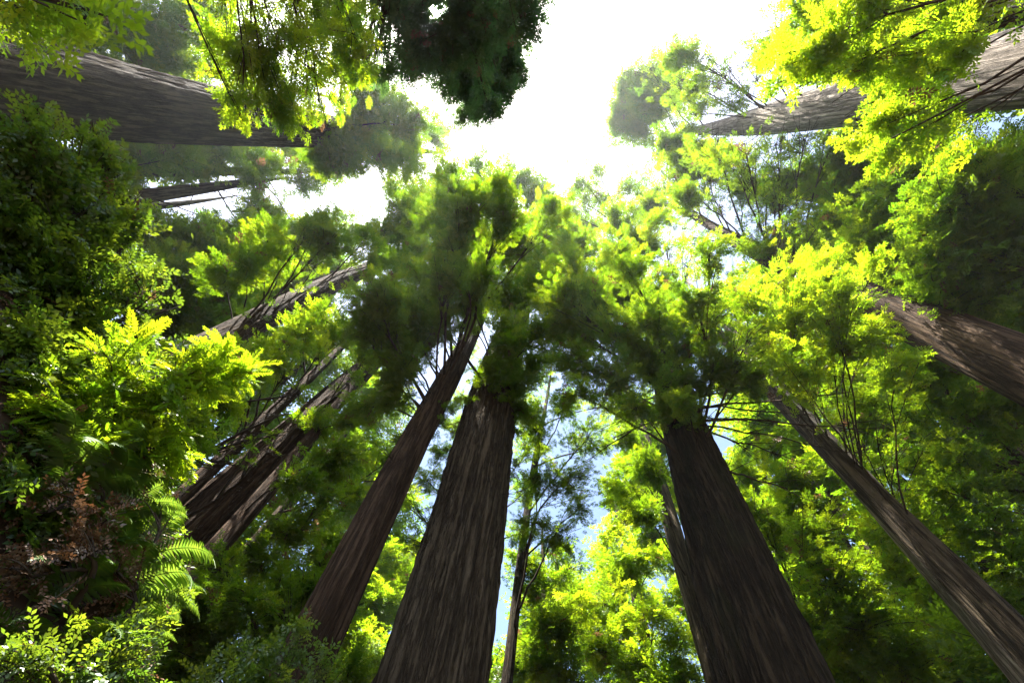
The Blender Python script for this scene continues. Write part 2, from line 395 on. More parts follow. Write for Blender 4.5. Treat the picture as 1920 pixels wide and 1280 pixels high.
        for j in range(9):
            i = rng.integers(3, 12); e = k[i] + nrm(P2 - P1) * rng.uniform(.3, 1.0) + rng.normal(0, .35, 3)
            lm.add(bez(k[i], (k[i] + e) / 2 + rng.normal(0, .06, 3), e, 5), np.linspace(rr * .35, .006, 5), 3)
        lm.build('branch', TWIG, root, b)
    for z, rr in lit: BRIGHT.append((axis_at(z) + SUN * RA * .8, rr, None))
    PENDING.append((fol, 'crown', leaf, root, b)); STATS.append((name, [round(x, 1) for x in b], round(RA, 2), round(RB, 2), round(H, 1)))
    return root

exec_trees = []
def T(*a, **k): tree(*a, seed=len(STATS) + 3, **k)

# --- the big trees that frame the clearing
T('redwood_tree', 'massive dark fluted trunk lying across the top left corner, hazy crown beside the sun', (100, 162), 160, (600, 248), 60, 14, 62,
  [(700, 195, 55), (755, 235, 55), (690, 262, 55), (640, 292, 50), (795, 272, 45), (720, 302, 50), (825, 238, 35), (665, 215, 45), (760, 285, 40), (650, 250, 40), (610, 295, 35)],
  crown=(6, 26), nrad=160, nz=150, amp=.08, dens=2.4)
T('redwood_tree', 'sunlit pale grey trunk crossing the top right, feathery grey green crown against white sky', (1900, 138), 135, (1460, 218), 56, 14, 58,
  [(1195, 155, 45), (1250, 125, 45), (1310, 118, 45), (1365, 128, 40), (1190, 212, 45), (1250, 185, 50), (1320, 175, 50), (1385, 180, 45), (1210, 250, 38), (1160, 238, 25), (1165, 190, 28),
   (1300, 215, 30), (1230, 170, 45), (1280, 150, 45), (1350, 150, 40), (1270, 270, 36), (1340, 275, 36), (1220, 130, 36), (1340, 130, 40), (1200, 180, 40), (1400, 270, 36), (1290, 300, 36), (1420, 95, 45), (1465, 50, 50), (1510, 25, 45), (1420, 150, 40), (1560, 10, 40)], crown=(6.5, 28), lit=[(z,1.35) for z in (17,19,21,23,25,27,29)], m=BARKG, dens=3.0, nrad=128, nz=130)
T('redwood_tree', 'broad dark brown trunk entering mid right edge, thin hazy crown above the yellow bough', (1900, 690), 115, (1345, 430), 18, 13, 66,
  [(1290, 302, 45), (1340, 285, 45), (1400, 290, 45), (1455, 272, 45, .8), (1510, 262, 45, .7), (1330, 340, 45), (1390, 350, 45), (1440, 335, 45), (1285, 355, 38), (1350, 385, 38, .8),
   (1300, 445, 38, .7), (1350, 470, 35, .7), (1430, 400, 45), (1480, 330, 45), (1570, 260, 40, .6), (1250, 290, 35, .6), (1290, 392, 42), (1260, 370, 40), (1325, 425, 36), (1230, 400, 36), (1410, 440, 36), (1450, 380, 40), (1330, 310, 40), (1300, 360, 40), (1380, 320, 40), (1250, 330, 40)], crown=(6, 24), lit=[(14,.4),(17,.5),(20,.4),(31,.6)], m=BARKR, dens=2.4, nrad=128)
T('redwood_tree', 'slim straight grey trunk slanting to the bottom right corner with sun patches', (1880, 1195), 72, (1620, 903), 44, 16, 48,
  [(1680, 850, 45), (1740, 830, 40), (1620, 850, 35), (1640, 760, 36), (1560, 740, 45), (1600, 790, 40), (1540, 690, 45)],
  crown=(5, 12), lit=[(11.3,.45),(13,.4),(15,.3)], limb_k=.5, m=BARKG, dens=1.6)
T('redwood_tree', 'great grey fluted trunk rising from bottom centre into the dark middle crown', (808, 1280), 194, (938, 720), 92, 10, 60,
  [(990, 490, 55), (800, 600, 45), (870, 545, 60), (940, 552, 60), (1008, 552, 55), (820, 605, 50), (1030, 450, 45),
   (870, 590, 35), (960, 622, 52), (1020, 622, 52), (945, 662, 45), (1000, 682, 45), (860, 965, 18, .8), (965, 880, 16, .8), (960, 740, 28), (925, 765, 24), (880, 900, 20, .8), (972, 780, 26), (940, 850, 18, .8), (905, 720, 25), (905, 800, 20), (950, 800, 22), (935, 770, 28), (965, 755, 26), (900, 760, 24), (935, 700, 40), (975, 715, 36)],
  crown=(6, 16), nrad=224, nz=210, amp=.10, bare=[(890, 830, 845, 812, .02), (930, 950, 990, 925, .02), (835, 1050, 790, 1015, .018)], dens=2.3, flat=.75)
T('redwood_tree', 'dark mossy trunk rising right of centre with many bare dead limbs below its crown', (1445, 1280), 198, (1295, 820), 80, 10, 52,
  [(1060, 560, 55), (1100, 622, 60), (1080, 682, 50), (1150, 562, 52), (1160, 642, 60), (1150, 712, 52), (1230, 602, 55), (1220, 682, 55), (1290, 642, 55), (1285, 720, 45), (1340, 602, 52),
   (1340, 682, 52), (1080, 740, 36, .8), (1195, 762, 36), (1270, 765, 30), (1305, 800, 20), (1240, 770, 28), (1290, 760, 28), (1250, 545, 45), (1180, 505, 40), (1110, 485, 45), (1045, 500, 40), (1400, 640, 50), (1400, 710, 40), (1300, 560, 40), (1122, 362, 45, .8, None, 1), (1180, 352, 45, .8, None, 1), (1230, 372, 36, .8, None, 1), (1152, 420, 42, 1, None, 1), (1102, 422, 40, 1, None, 1),
   (1220, 430, 36, .7, None, 1), (1200, 392, 36, .8, None, 1), (1085, 330, 28, .6), (1122, 325, 30, .6), (1065, 365, 30, .7), (1060, 620, 50), (1110, 560, 50), (1160, 500, 45), (1100, 460, 40), (1030, 520, 45), (1060, 510, 45), (1270, 590, 45), (1190, 560, 45), (1290, 500, 40), (1330, 480, 36), (1080, 480, 45), (1130, 540, 45), (1060, 400, 40), (1200, 470, 45), (1180, 420, 40), (1250, 470, 40), (1150, 470, 38, 1, None, 1), (1060, 440, 40)],
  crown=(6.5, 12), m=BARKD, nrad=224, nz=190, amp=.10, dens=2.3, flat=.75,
  bare=[(1280, 770, 1610, 735, 0.053), (1285, 790, 1600, 800, 0.053), (1290, 800, 1480, 850, 0.045), (1265, 760, 1480, 700, 0.045), (1260, 770, 1110, 850, 0.045), (1275, 780, 1420, 790, 0.038),
        (1270, 745, 1150, 760, 0.038), (1310, 880, 1490, 905, 0.045), (1290, 790, 1560, 845, 0.042), (1265, 740, 1400, 720, 0.045), (1270, 760, 1530, 770, 0.045), (1280, 750, 1560, 700, 0.045), (1250, 750, 1130, 800, 0.036)])
T('redwood_tree', 'slender dark trunk leaning between the leaning clump and the great centre trunk', (615, 1150), 92, (842, 700), 42, 9, 42,
  [(840, 340, 45), (900, 330, 45), (958, 342, 48), (1008, 372, 45), (1042, 402, 36), (820, 412, 55, 1, None, 1), (880, 400, 55), (940, 412, 55), (998, 432, 55, 1, None, 1), (860, 365, 45), (930, 370, 45),
   (850, 470, 55), (920, 482, 60, 1, None, 1), (800, 540, 60), (765, 592, 50), (880, 440, 50, 1, None, 1), (840, 520, 50), (900, 530, 50), (960, 450, 50, 1, None, 1),
   (800, 790, 26), (770, 832, 24), (832, 772, 18), (752, 690, 45), (795, 650, 38), (700, 560, 50), (722, 622, 55), (685, 620, 45), (760, 680, 45), (740, 742, 45), (690, 762, 36), (772, 622, 50), (720, 570, 50)],
  crown=(7.5, 14), m=BARKR, amp=.07, bare=[(760, 880, 715, 850, .018), (800, 800, 850, 785, .018)], dens=2.3, nrad=128, nz=130)
T('redwood_tree', 'thick ridged brown trunk in the middle of the leaning clump at lower left', (385, 965), 88, (610, 760), 52, 14, 44,
  [(650, 790, 36), (650, 700, 30), (690, 660, 35), (600, 800, 40)], crown=(5, 14), lit=[(9,.7),(10.5,.7),(12,.7),(13.5,.7),(15,.6),(17,.6)], m=BARKR, amp=.075, nrad=144, nz=130)
T('young_redwood_tree', 'thin trunk with yellow green crown, upper stem of the leaning clump at lower left', (369, 905), 28, (547, 736), 20, 13.6, 34,
  [(560, 640, 55), (505, 650, 45), (612, 602, 45), (535, 700, 45), (640, 642, 28), (465, 700, 40), (560, 590, 45), (480, 620, 35), (600, 660, 35)], crown=(4.5, 12), m=BARKR, dens=1.9, nrad=48, bright=True, leaf=SUNLIT)
T('young_redwood_tree', 'thin trunk leaning along the underside of the clump at lower left', (360, 1073), 40, (547, 853), 25, 13, 30,
  [(640, 860, 45), (600, 880, 40), (560, 910, 40)], crown=(4, 10), lit=[(6.5,.45),(8,.45),(9.5,.4),(11,.4)], m=BARKR, nrad=64)
T('redwood_tree', 'dark leaning trunk at mid left below bright yellow sprays', (430, 630), 52, (650, 525), 33, 15, 50,
  [(742, 345, 32, 1, None, 1), (780, 360, 45), (762, 400, 55, 1, None, 1), (725, 440, 42, 1, None, 1), (780, 470, 60), (742, 520, 50), (790, 420, 50), (700, 480, 36), (810, 380, 40), (560, 462, 45), (622, 452, 52), (682, 452, 45), (522, 482, 36, 1, None, 1), (462, 502, 45, 1, None, 1), (420, 522, 36, 1, None, 1), (540, 530, 36), (585, 435, 36), (500, 455, 40, 1, None, 1), (640, 490, 40), (690, 500, 30), (590, 500, 40)],
  crown=(7, 18), m=BARKR, dens=2.1)
T('slender_tree', 'pole thin dark stem just above the dark leaning mid left trunk', (400, 605), 12, (560, 535), 9, 22, 46,
  [(350, 560, 55), (300, 600, 55), (390, 600, 45), (335, 520, 50), (420, 565, 30)], crown=(5, 20), m=BARKR, nrad=32)
T('redwood_tree', 'distant dark trunk with a broken looking tip beside a strip of sky at upper left', (259, 366), 27, (430, 348), 15, 24, 44,
  [(305, 432, 52), (362, 442, 60), (432, 432, 60), (500, 432, 52), (560, 442, 50), (622, 425, 42), (460, 402, 45, .8), (330, 482, 45), (400, 502, 50), (285, 422, 36), (540, 405, 32, .7), (490, 395, 30, .7),
   (660, 420, 36), (480, 470, 40)], crown=(6, 20), dens=1.9)
T('redwood_tree', 'distant dark trunk running level just below the massive top left trunk', (310, 324), 20, (455, 321), 18, 26, 62,
  [(250, 292, 52), (330, 292, 42), (420, 292, 50), (480, 302, 50), (540, 302, 50), (592, 322, 45), (640, 322, 36), (480, 345, 32), (560, 345, 42), (610, 302, 42), (380, 300, 36), (200, 300, 40)], crown=(6.5, 26), dens=1.7)
T('redwood_tree', 'dim trunk half hidden in foliage above the massive top left trunk', (190, 75), 22, (365, 120), 18, 24, 60,
  [(230, 42, 52), (300, 62, 60), (352, 32, 52), (300, 112, 42), (200, 22, 52), (380, 140, 28), (120, 32, 45), (410, 60, 45), (260, 90, 40), (160, 60, 36)], crown=(6.5, 22), dens=1.8)

# --- trees whose trunks stand outside the frame
T('redwood_tree', 'dark blue green crown in front of the sun at top centre left', (840, -330), 0, None, 0, 7.5, 27,
  [(715, 30, 60), (690, 70, 40), (730, 90, 45), (700, 120, 30), (790, 62, 66), (860, 42, 75), (930, 62, 66), (975, 30, 42), (842, 128, 66), (905, 140, 52), (915, 175, 40), (915, 200, 30), (940, 150, 40), (890, 195, 30), (775, 105, 42), (700, 0, 52), (800, -60, 90), (940, -50, 80), (880, 100, 60), (955, 120, 36), (880, 180, 40)],
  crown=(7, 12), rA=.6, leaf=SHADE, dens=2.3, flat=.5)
T('redwood_tree', 'bright yellow green boughs hanging over the massive trunk at top left', (520, -330), 0, None, 0, 8.5, 27,
  [(425, 60, 50), (470, 120, 60), (522, 82, 66), (580, 140, 66), (602, 70, 66), (640, 142, 50), (505, 190, 40), (455, 185, 32), (600, 195, 38), (660, 62, 52), (480, 12, 52), (560, 12, 60), (640, 10, 52), (550, 195, 36), (450, 215, 20), (670, 110, 45)],
  crown=(6.5, 10), rA=.4, limb_k=.55, dens=1.8, bright=True, leaf=SUNLIT, flat=.45)
T('redwood_tree', 'brilliant yellow boughs hanging in front of the pale trunk at top right', (2150, -60), 0, None, 0, 9.5, 23,
  [(1472, 130, 42), (1450, 102, 32), (1530, 90, 52), (1560, 140, 42), (1522, 42, 52), (1592, 52, 52), (1640, 112, 62), (1642, 190, 52), (1702, 62, 70), (1752, 30, 62), (1722, 142, 50), (1690, 215, 52), (1668, 262, 32), (1802, 20, 50), (1745, 245, 42, .6), (1830, 60, 36),
   (1620, 240, 30), (1600, 120, 40), (1800, 240, 35, .4)],
  crown=(7, 8), limb_k=.6, rA=.4, dens=1.9, bright=True, leaf=SUNLIT, flat=.45)
T('redwood_tree', 'glowing yellow green crown filling the space right of centre', (1560, 840), 0, None, 0, 13.5, 36,
  [(1482, 392, 36), (1500, 442, 45), (1442, 482, 42), (1372, 522, 42), (1402, 572, 52), (1470, 542, 52), (1540, 502, 42), (1590, 455, 28), (1560, 562, 45), (1502, 602, 52), (1430, 640, 42), (1590, 602, 42), (1642, 502, 24),
   (1560, 652, 50), (1630, 642, 42), (1682, 690, 32), (1480, 690, 50), (1360, 560, 40), (1460, 440, 30), (1530, 430, 25)],
  crown=(6.5, 9), rA=.33, limb_k=.5, dens=2.0, bright=True, leaf=SUNLIT, flat=.7)
T('redwood_tree', 'shadowy dense crown against the right edge above the broad brown trunk', (2050, 420), 0, None, 0, 17, 52,
  [(1530, 322, 50), (1602, 342, 52, 1, None, 1), (1562, 402, 52), (1652, 382, 52), (1620, 302, 42), (1702, 332, 52), (1722, 420, 62), (1662, 462, 52, 1, None, 1), (1782, 382, 62, 1, None, 1), (1842, 332, 52, 1, None, 1), (1882, 295, 45), (1902, 382, 52), (1842, 442, 62), (1772, 502, 62), (1702, 522, 42),
   (1872, 520, 62), (1820, 580, 52, 1, None, 1), (1900, 582, 42), (1742, 560, 36, 1, None, 1), (1760, 305, 36), (1640, 430, 40), (1920, 460, 45)],
  crown=(8, 14), rA=.9, dens=2.4)
T('redwood_tree', 'black shaded trunk at the right edge under the broad brown trunk', (1900, 850), 56, (1800, 787), 44, 19, 40,
  [(1802, 850, 42, 1, None, 1), (1862, 802, 36), (1882, 920, 52, 1, None, 1), (1802, 930, 52), (1860, 1000, 52, 1, None, 1), (1760, 955, 42, 1, None, 1), (1902, 1060, 42), (1900, 760, 40), (1840, 770, 36), (1690, 690, 40), (1760, 690, 40), (1700, 780, 45), (1770, 760, 40), (1650, 730, 40), (1740, 730, 36)], crown=(6, 9), dens=2.0)
T('redwood_tree', 'deep shaded trunk between the slim grey trunk and the right edge', (1850, 1052), 34, (1740, 950), 26, 22, 40,
  [(1700, 940, 36), (1730, 890, 40), (1810, 1010, 40), (1880, 1130, 40, 1, None, 1), (1660, 890, 36)], crown=(5, 10), dens=1.8)

T('redwood_tree', 'bright leaf tips poking into the top left corner', (-600, -250), 0, None, 0, 7, 8.6,
  [(40, 15, 42), (110, 8, 42), (165, 20, 26), (20, 42, 28), (70, 25, 30)], crown=(5, 4), rA=.10, dens=1.6, bright=True, leaf=SUNLIT, nrad=32, nz=40)
# --- slimmer trees behind, seen low between the big trunks
T('slender_tree', 'very thin dark stem in the blue gap right of the great centre trunk', (964, 1175), 19, (1009, 849), 11, 16, 40,
  [(1010, 800, 52, .55), (1062, 900, 60, .45), (1100, 822, 52, .5), (1042, 1000, 50, .5), (1140, 762, 50, .9), (1172, 822, 42, .8), (1002, 900, 32, .7), (1060, 760, 40, .7), (1000, 980, 30, .7), (1090, 950, 40, .4)],
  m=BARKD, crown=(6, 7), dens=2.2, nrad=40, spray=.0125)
T('slender_tree', 'lacy dark tree almost hidden behind the great centre trunk', (905, 900), 0, None, 0, 17, 40,
  [(880, 690, 30, .6), (862, 745, 32, .6), (850, 800, 32, .6), (825, 850, 34, .6), (800, 900, 36, .6), (785, 960, 34, .6), (775, 1010, 30, .6), (985, 770, 34, .7), (995, 840, 34, .7), (985, 920, 32, .7), (980, 1000, 30, .7), (740, 930, 30, .6),
   (1010, 720, 40, .7), (880, 660, 26, .6)], crown=(6, 7), rA=.16, dens=2.2, nrad=40, spray=.0125)
T('redwood_tree', 'dim greenish trunk close behind the dark mossy trunk', (1354, 1280), 44, (1241, 931), 32, 18, 44,
  [(1162, 920, 42), (1222, 880, 42), (1200, 960, 50), (1190, 870, 40)], crown=(5, 12), dens=1.8)
T('sunlit_tree', 'sunlit lime green tree low between the two big middle trunks', (1219, 1278), 26, (1190, 1130), 20, 24, 30,
  [(1152, 1002, 42), (1182, 1062, 60), (1242, 1052, 42), (1130, 1130, 52), (1222, 1160, 52), (1122, 1220, 52), (1282, 1200, 42), (1262, 1120, 36), (1200, 1250, 52), (1160, 1180, 40), (1280, 1270, 40), (1090, 1150, 36)],
  crown=(7, 3), dens=1.9, bright=True, leaf=SUNLIT, nrad=40)
T('shaded_tree', 'shaded leafy tree low beside the right side of the great centre trunk', (1010, 1330), 16, None, 0, 20, 22,
  [(1042, 1180, 60), (1000, 1102, 50), (1002, 1240, 60), (1062, 1082, 42), (1060, 1260, 50), (1090, 1060, 36), (980, 1050, 30)], crown=(6, 3), dens=2.0, nrad=40)
T('shaded_tree', 'dark leafy tree filling the bottom right between the mossy and grey trunks', (1640, 1420), 22, None, 0, 20, 32,
  [(1480, 900, 50, 1, None, 1), (1532, 1000, 60), (1562, 1100, 70, 1, None, 1), (1502, 1180, 60), (1622, 1180, 60, 1, None, 1), (1450, 842, 42), (1402, 880, 34), (1590, 1260, 60), (1700, 1262, 50, 1, None, 1), (1520, 1060, 45), (1420, 960, 36), (1450, 1010, 36), (1500, 960, 40)],
  crown=(8, 5), dens=2.0, nrad=40)
T('slender_tree', 'thin pole trunk crossing the blue gap at lower right', (1720, 1142), 13, (1580, 965), 9, 24, 40,
  [(1682, 1080, 50), (1700, 1200, 60), (1782, 1180, 36), (1660, 985, 42), (1600, 870, 32, .8), (1640, 1040, 30), (1800, 1262, 40), (1740, 1110, 30)], crown=(6, 8), dens=1.8, nrad=32, leaf=SUNLIT)
T('slender_tree', 'thinner pole trunk beside the blue gap at lower right', (1650, 1110), 11, (1540, 940), 7, 27, 36,
  [(1560, 900, 30, .6), (1500, 860, 36, .8), (1530, 940, 28, .6)], crown=(5, 12), dens=1.6, nrad=32)
T('sunlit_tree', 'hazy yellow green tree glimpsed low left of the great centre trunk', (745, 1330), 18, None, 0, 28, 22,
  [(742, 1062, 42), (722, 1140, 52), (690, 1222, 52), (762, 1030, 30, .6), (770, 1100, 30), (660, 1250, 40), (720, 1270, 40)], crown=(8, 3), dens=1.7, leaf=SUNLIT, nrad=32)
T('slender_tree', 'thin dark stem right of the leaning clump at lower left', (410, 1092), 20, (600, 868), 11, 18, 38,
  [(602, 940, 50), (540, 1002, 50), (622, 1022, 50), (660, 930, 36), (720, 870, 32, .7), (690, 840, 30), (760, 845, 26, .5), (745, 900, 26, .5)], crown=(6, 8), dens=1.8, nrad=40)
T('shaded_tree', 'leafy green tree low between the leaning clump and the slender dark trunk', (520, 1370), 18, None, 0, 16, 18,
  [(482, 1052, 50), (562, 1100, 50), (462, 1140, 50), (522, 1180, 60), (402, 1182, 50), (452, 1240, 50), (582, 1200, 50), (650, 1110, 40), (630, 1200, 42), (380, 1130, 45), (360, 1200, 45), (345, 1255, 45), (335, 1150, 36), (410, 1070, 40), (390, 1010, 36), (600, 1060, 40), (520, 1100, 40), (560, 1260, 50), (650, 1270, 40)], crown=(7, 2.5), dens=2.0, nrad=40)
T('shaded_tree', 'black shaded tree in the hollow behind the ferny bank', (200, 880), 30, None, 0, 12, 22,
  [(470, 820, 50), (520, 780, 45), (430, 870, 40), (560, 740, 40), (500, 850, 40), (282, 832, 60), (342, 802, 52), (252, 920, 60), (222, 800, 50), (400, 760, 45), (300, 760, 50), (380, 720, 45), (330, 700, 45), (430, 700, 40), (190, 740, 50), (260, 880, 50), (450, 660, 40), (260, 680, 50)], crown=(7, 4), dens=2.4, nrad=48)

# --- the wood behind: whole crowns a few rows back
BG = dict(leaf=NEEDLE, dens=1.5, spray=.03, dmul=1.25, nrad=32, nz=60, auto=4, group='trees standing behind the big trunks')
for az, d, H, R, c, lab in (
        (-96, 27, 52, .40, 8, 'shadowy tree behind the far end of the massive top left trunk'), (-84, 30, 44, .35, 8, 'shadowy tree behind the tall dark shrub at the left edge'),
        (-73, 27, 50, .42, 8, 'dark tree above the dark leaning mid left trunk'), (-62, 24, 46, .40, 7, 'dark tree behind the glowing sapling sprays'),
        (-52, 26, 42, .40, 8, 'dark tree behind the black hollow of the bank'), (-38, 28, 44, .35, 8, 'tree behind the leaning clump at lower left'),
        (-28, 30, 38, .35, 8, 'tree behind the stem at the foot of the leaning clump'), (-19, 34, 30, .40, 7, 'tree in the gap left of the great centre trunk'),
        (3, 32, 30, .35, 7, 'low tree behind the dark stem right of the great centre trunk'), (12, 36, 34, .40, 8, 'tree behind the sunlit lime green tree'),
        (24, 27, 44, .40, 8, 'tree hidden behind the dark mossy trunk'), (34, 31, 34, .35, 7, 'tree behind the dark leafy tree at bottom right'), (43, 27, 40, .40, 7, 'tree behind the slim grey trunk'),
        (53, 25, 44, .42, 8, 'shaded tree right of the slim grey trunk'), (63, 24, 46, .42, 8, 'shaded tree above the black trunk at the right edge'),
        (74, 27, 50, .42, 8, 'shaded tree behind the broad brown trunk'), (86, 28, 46, .40, 8, 'dark tree at the right edge under the pale trunk'), (101, 26, 48, .40, 8, 'tree behind the pale trunk at top right')):
    r = np.array([math.sin(math.radians(az)), math.cos(math.radians(az)), math.tan(math.radians(30))]); uv = proj(CAM + r * d)[0][0]
    T('background_tree', lab, tuple(uv), 0, None, 0, d, H, crown=(c, 4), rA=R, **BG)

# ------------------------------------------------------------------ the bank at the left
def bank_dir(px, py, dist): return CAM + ray(px, py) * dist
def bush(name, label, base_px, base_d, spots, m, temps, L, per, cat='shrub', group=None, stemr=.02, bright=False, droop=-.1, nbk=1.0, shy=.86):
    """spots: (px, py, distance, radius px, density)"""
    B = bank_dir(*base_px, base_d); B[2] = float(ground_h(B[0], B[1])) - .05
    root = empty(name, tuple(B), label, cat, group); fol = Foliage(); fol.shy = shy
    for sp in spots:
        px, py, dist, rp, dn = sp[:5]
        C = bank_dir(px, py, dist); R = rp / F * dist
        st = Tubes(); mid = B * .45 + C * .55 + np.array([0, 0, .15]) + rng.normal(0, .12, 3)
        p = bez(B + rng.normal(0, .05, 3) * (1, 1, 0), mid, C, 9); st.add(p, np.linspace(stemr, stemr * .3, 9), 5)
        nb = int(nbk * (10 * dn * (rp / 60) ** 2 + 4))
        if bright or len(sp) > 5: BRIGHT.append((C, R, fol))
        for i in range(nb):
            g = rng.normal(0, 1, 3); g = g / np.linalg.norm(g) * rng.random() ** .4
            tip = C + g * R * np.array([1, 1, .8]); s0 = p[rng.integers(5, 9)]
            k = bez(s0, (s0 + tip) / 2 + rng.normal(0, .1 * R, 3) + np.array([0, 0, .12 * R]), tip, 6)
            st.add(k, np.linspace(stemr * .3, .0025, 6), 3)
            n1 = per; tt = rng.uniform(.2, 1.05, n1)
            P = np.stack([np.interp(tt, np.linspace(0, 1, 6), k[:, c]) for c in range(3)], 1) + rng.normal(0, .05 * R + .01, (n1, 3))
            D = nrm(k[-1] - k[2] + 1e-6)[None] + rng.normal(0, .6, (n1, 3)) + np.array([0, 0, droop]); N = np.array([0, 0, 1.0]) + rng.normal(0, .45, (n1, 3))
            tn = np.where(rng.random(n1) < .015, 1.0, np.clip(rng.normal(.5, .22) + rng.normal(0, .15, n1), 0, .92))
            kk = keep_mask(P)
            fol.add(P[kk], D[kk], N[kk], (L * rng.uniform(.65, 1.3, n1))[kk], tn[kk], temps)
        st.build('stem', TWIG, root, B)
    PENDING.append((fol, 'foliage', m, root, B))
    return root
bush('tall_shrub', 'tall dark small leaved shrub covering the left edge above the ferny bank', (60, 640), 4.6,
     [(40, 260, 4.9, 60, 1.3), (110, 300, 5.0, 60, .7, 1), (150, 340, 5.1, 45, .55, 1), (50, 350, 4.8, 70, 1.3), (130, 410, 5, 70, 1.2), (200, 420, 5, 50, .6, 1), (60, 450, 4.7, 75, 1.4), (160, 500, 4.8, 75, .9),
      (230, 500, 4.9, 50, .6, 1), (60, 560, 4.5, 75, 1.4), (160, 590, 4.6, 75, 1.3), (240, 560, 4.8, 50, .6), (280, 550, 4.8, 35, 1, 1), (60, 660, 4.3, 75, 1.4), (150, 680, 4.4, 60, 1.2, 1), (20, 400, 4.7, 60, 1.2), (215, 300, 5.2, 22, .8, 1), (262, 430, 5.2, 24, .8, 1), (300, 505, 5.1, 20, .8, 1), (312, 580, 4.9, 24, .8, 1), (250, 360, 5.2, 18, .8, 1), (185, 248, 5.2, 22, .8, 1), (60, 205, 5.1, 24, .9, 1), (290, 640, 4.8, 22, .8, 1), (225, 385, 5.1, 26, .9), (20, 500, 4.6, 60, 1.2), (10, 640, 4.0, 60, 1.4), (10, 700, 3.9, 60, 1.4), (10, 820, 3.8, 60, 1.3), (20, 880, 3.5, 50, 1.2), (10, 940, 3.3, 50, 1.2), (60, 830, 3.8, 50, 1.2), (20, 760, 4.1, 70, 1.4), (80, 740, 4.2, 60, 1.3)],
     SHRUB, LEAFY, .15, 17, stemr=.03)
bush('redwood_sapling', 'young redwood reaching glowing yellow green sprays out from the left bank', (150, 800), 4.3,
     [(150, 740, 3.9, 55, 1), (210, 700, 3.9, 50, 1), (270, 735, 3.9, 45, 1), (330, 705, 3.9, 40, 1), (400, 690, 4.0, 36, .8), (440, 700, 4.0, 28, .7), (250, 670, 3.9, 30, .7), (230, 780, 3.8, 45, 1), (290, 790, 3.8, 40, .9),
      (330, 820, 3.8, 28, .7), (160, 810, 3.7, 45, 1), (370, 660, 4.0, 22, .7), (180, 860, 3.6, 40, 1), (110, 800, 3.7, 45, 1), (300, 760, 3.9, 40, .9), (470, 690, 4.05, 18, .7), (430, 665, 4.0, 16, .7), (360, 700, 3.9, 26, .8), (345, 860, 3.8, 16, .7), (250, 645, 3.9, 16, .7), (320, 740, 3.8, 30, .8), (380, 730, 4, 22, .7), (80, 760, 3.7, 40, 1), (420, 720, 4, 20, .7), (290, 840, 3.75, 22, .7)],
     SUNLIT, SPRIGS, .18, 10, bright=True, nbk=.75, shy=.06, cat='sapling', stemr=.018)
bush('shrub', 'low bush mixed green and brown beside the foot of the slender dark trunk', (520, 1330), 6.0,
     [(490, 1245, 6, 36, 1), (545, 1215, 6, 26, .9), (440, 1265, 5.8, 34, 1), (530, 1270, 5.8, 40, 1), (590, 1262, 6, 30, 1), (560, 1180, 6.1, 16, .7), (390, 1280, 5.6, 34, 1), (470, 1205, 6, 18, .7)], SHRUB, LEAFY, .17, 13)
bush('shrub', 'bright leafy bush on the brow of the bank by the leaning clump', (300, 1090), 4.0,
     [(300, 1000, 3.9, 36, 1.2), (250, 1030, 3.7, 40, 1.2), (310, 1050, 3.8, 32, 1.1), (210, 980, 3.7, 36, 1), (270, 970, 3.9, 26, .9), (300, 1120, 3.7, 26, .9)], SHRUB, LEAFY, .12, 13)
bush('shrub', 'small bright bush at the bottom edge of the bank under the ferns', (200, 1330), 3.0,
     [(190, 1230, 2.9, 45, 1.1), (130, 1260, 2.8, 45, 1.1), (240, 1180, 3.0, 36, 1), (60, 1240, 2.7, 45, 1), (250, 1250, 3.0, 36, 1)], SHRUB, LEAFY, .085, 14)
bush('shrub', 'half dead reddish brown bush among ferns in the middle of the bank', (150, 1120), 3.3,
     [(180, 1000, 3.2, 50, .9), (120, 1040, 3.1, 50, .9), (220, 1070, 3.2, 45, .9), (90, 960, 3.2, 45, .9), (60, 1080, 3.0, 45, .9), (170, 930, 3.4, 40, .9), (290, 960, 3.6, 30, .8)], LITTER, LEAFY, .08, 9, nbk=.8)

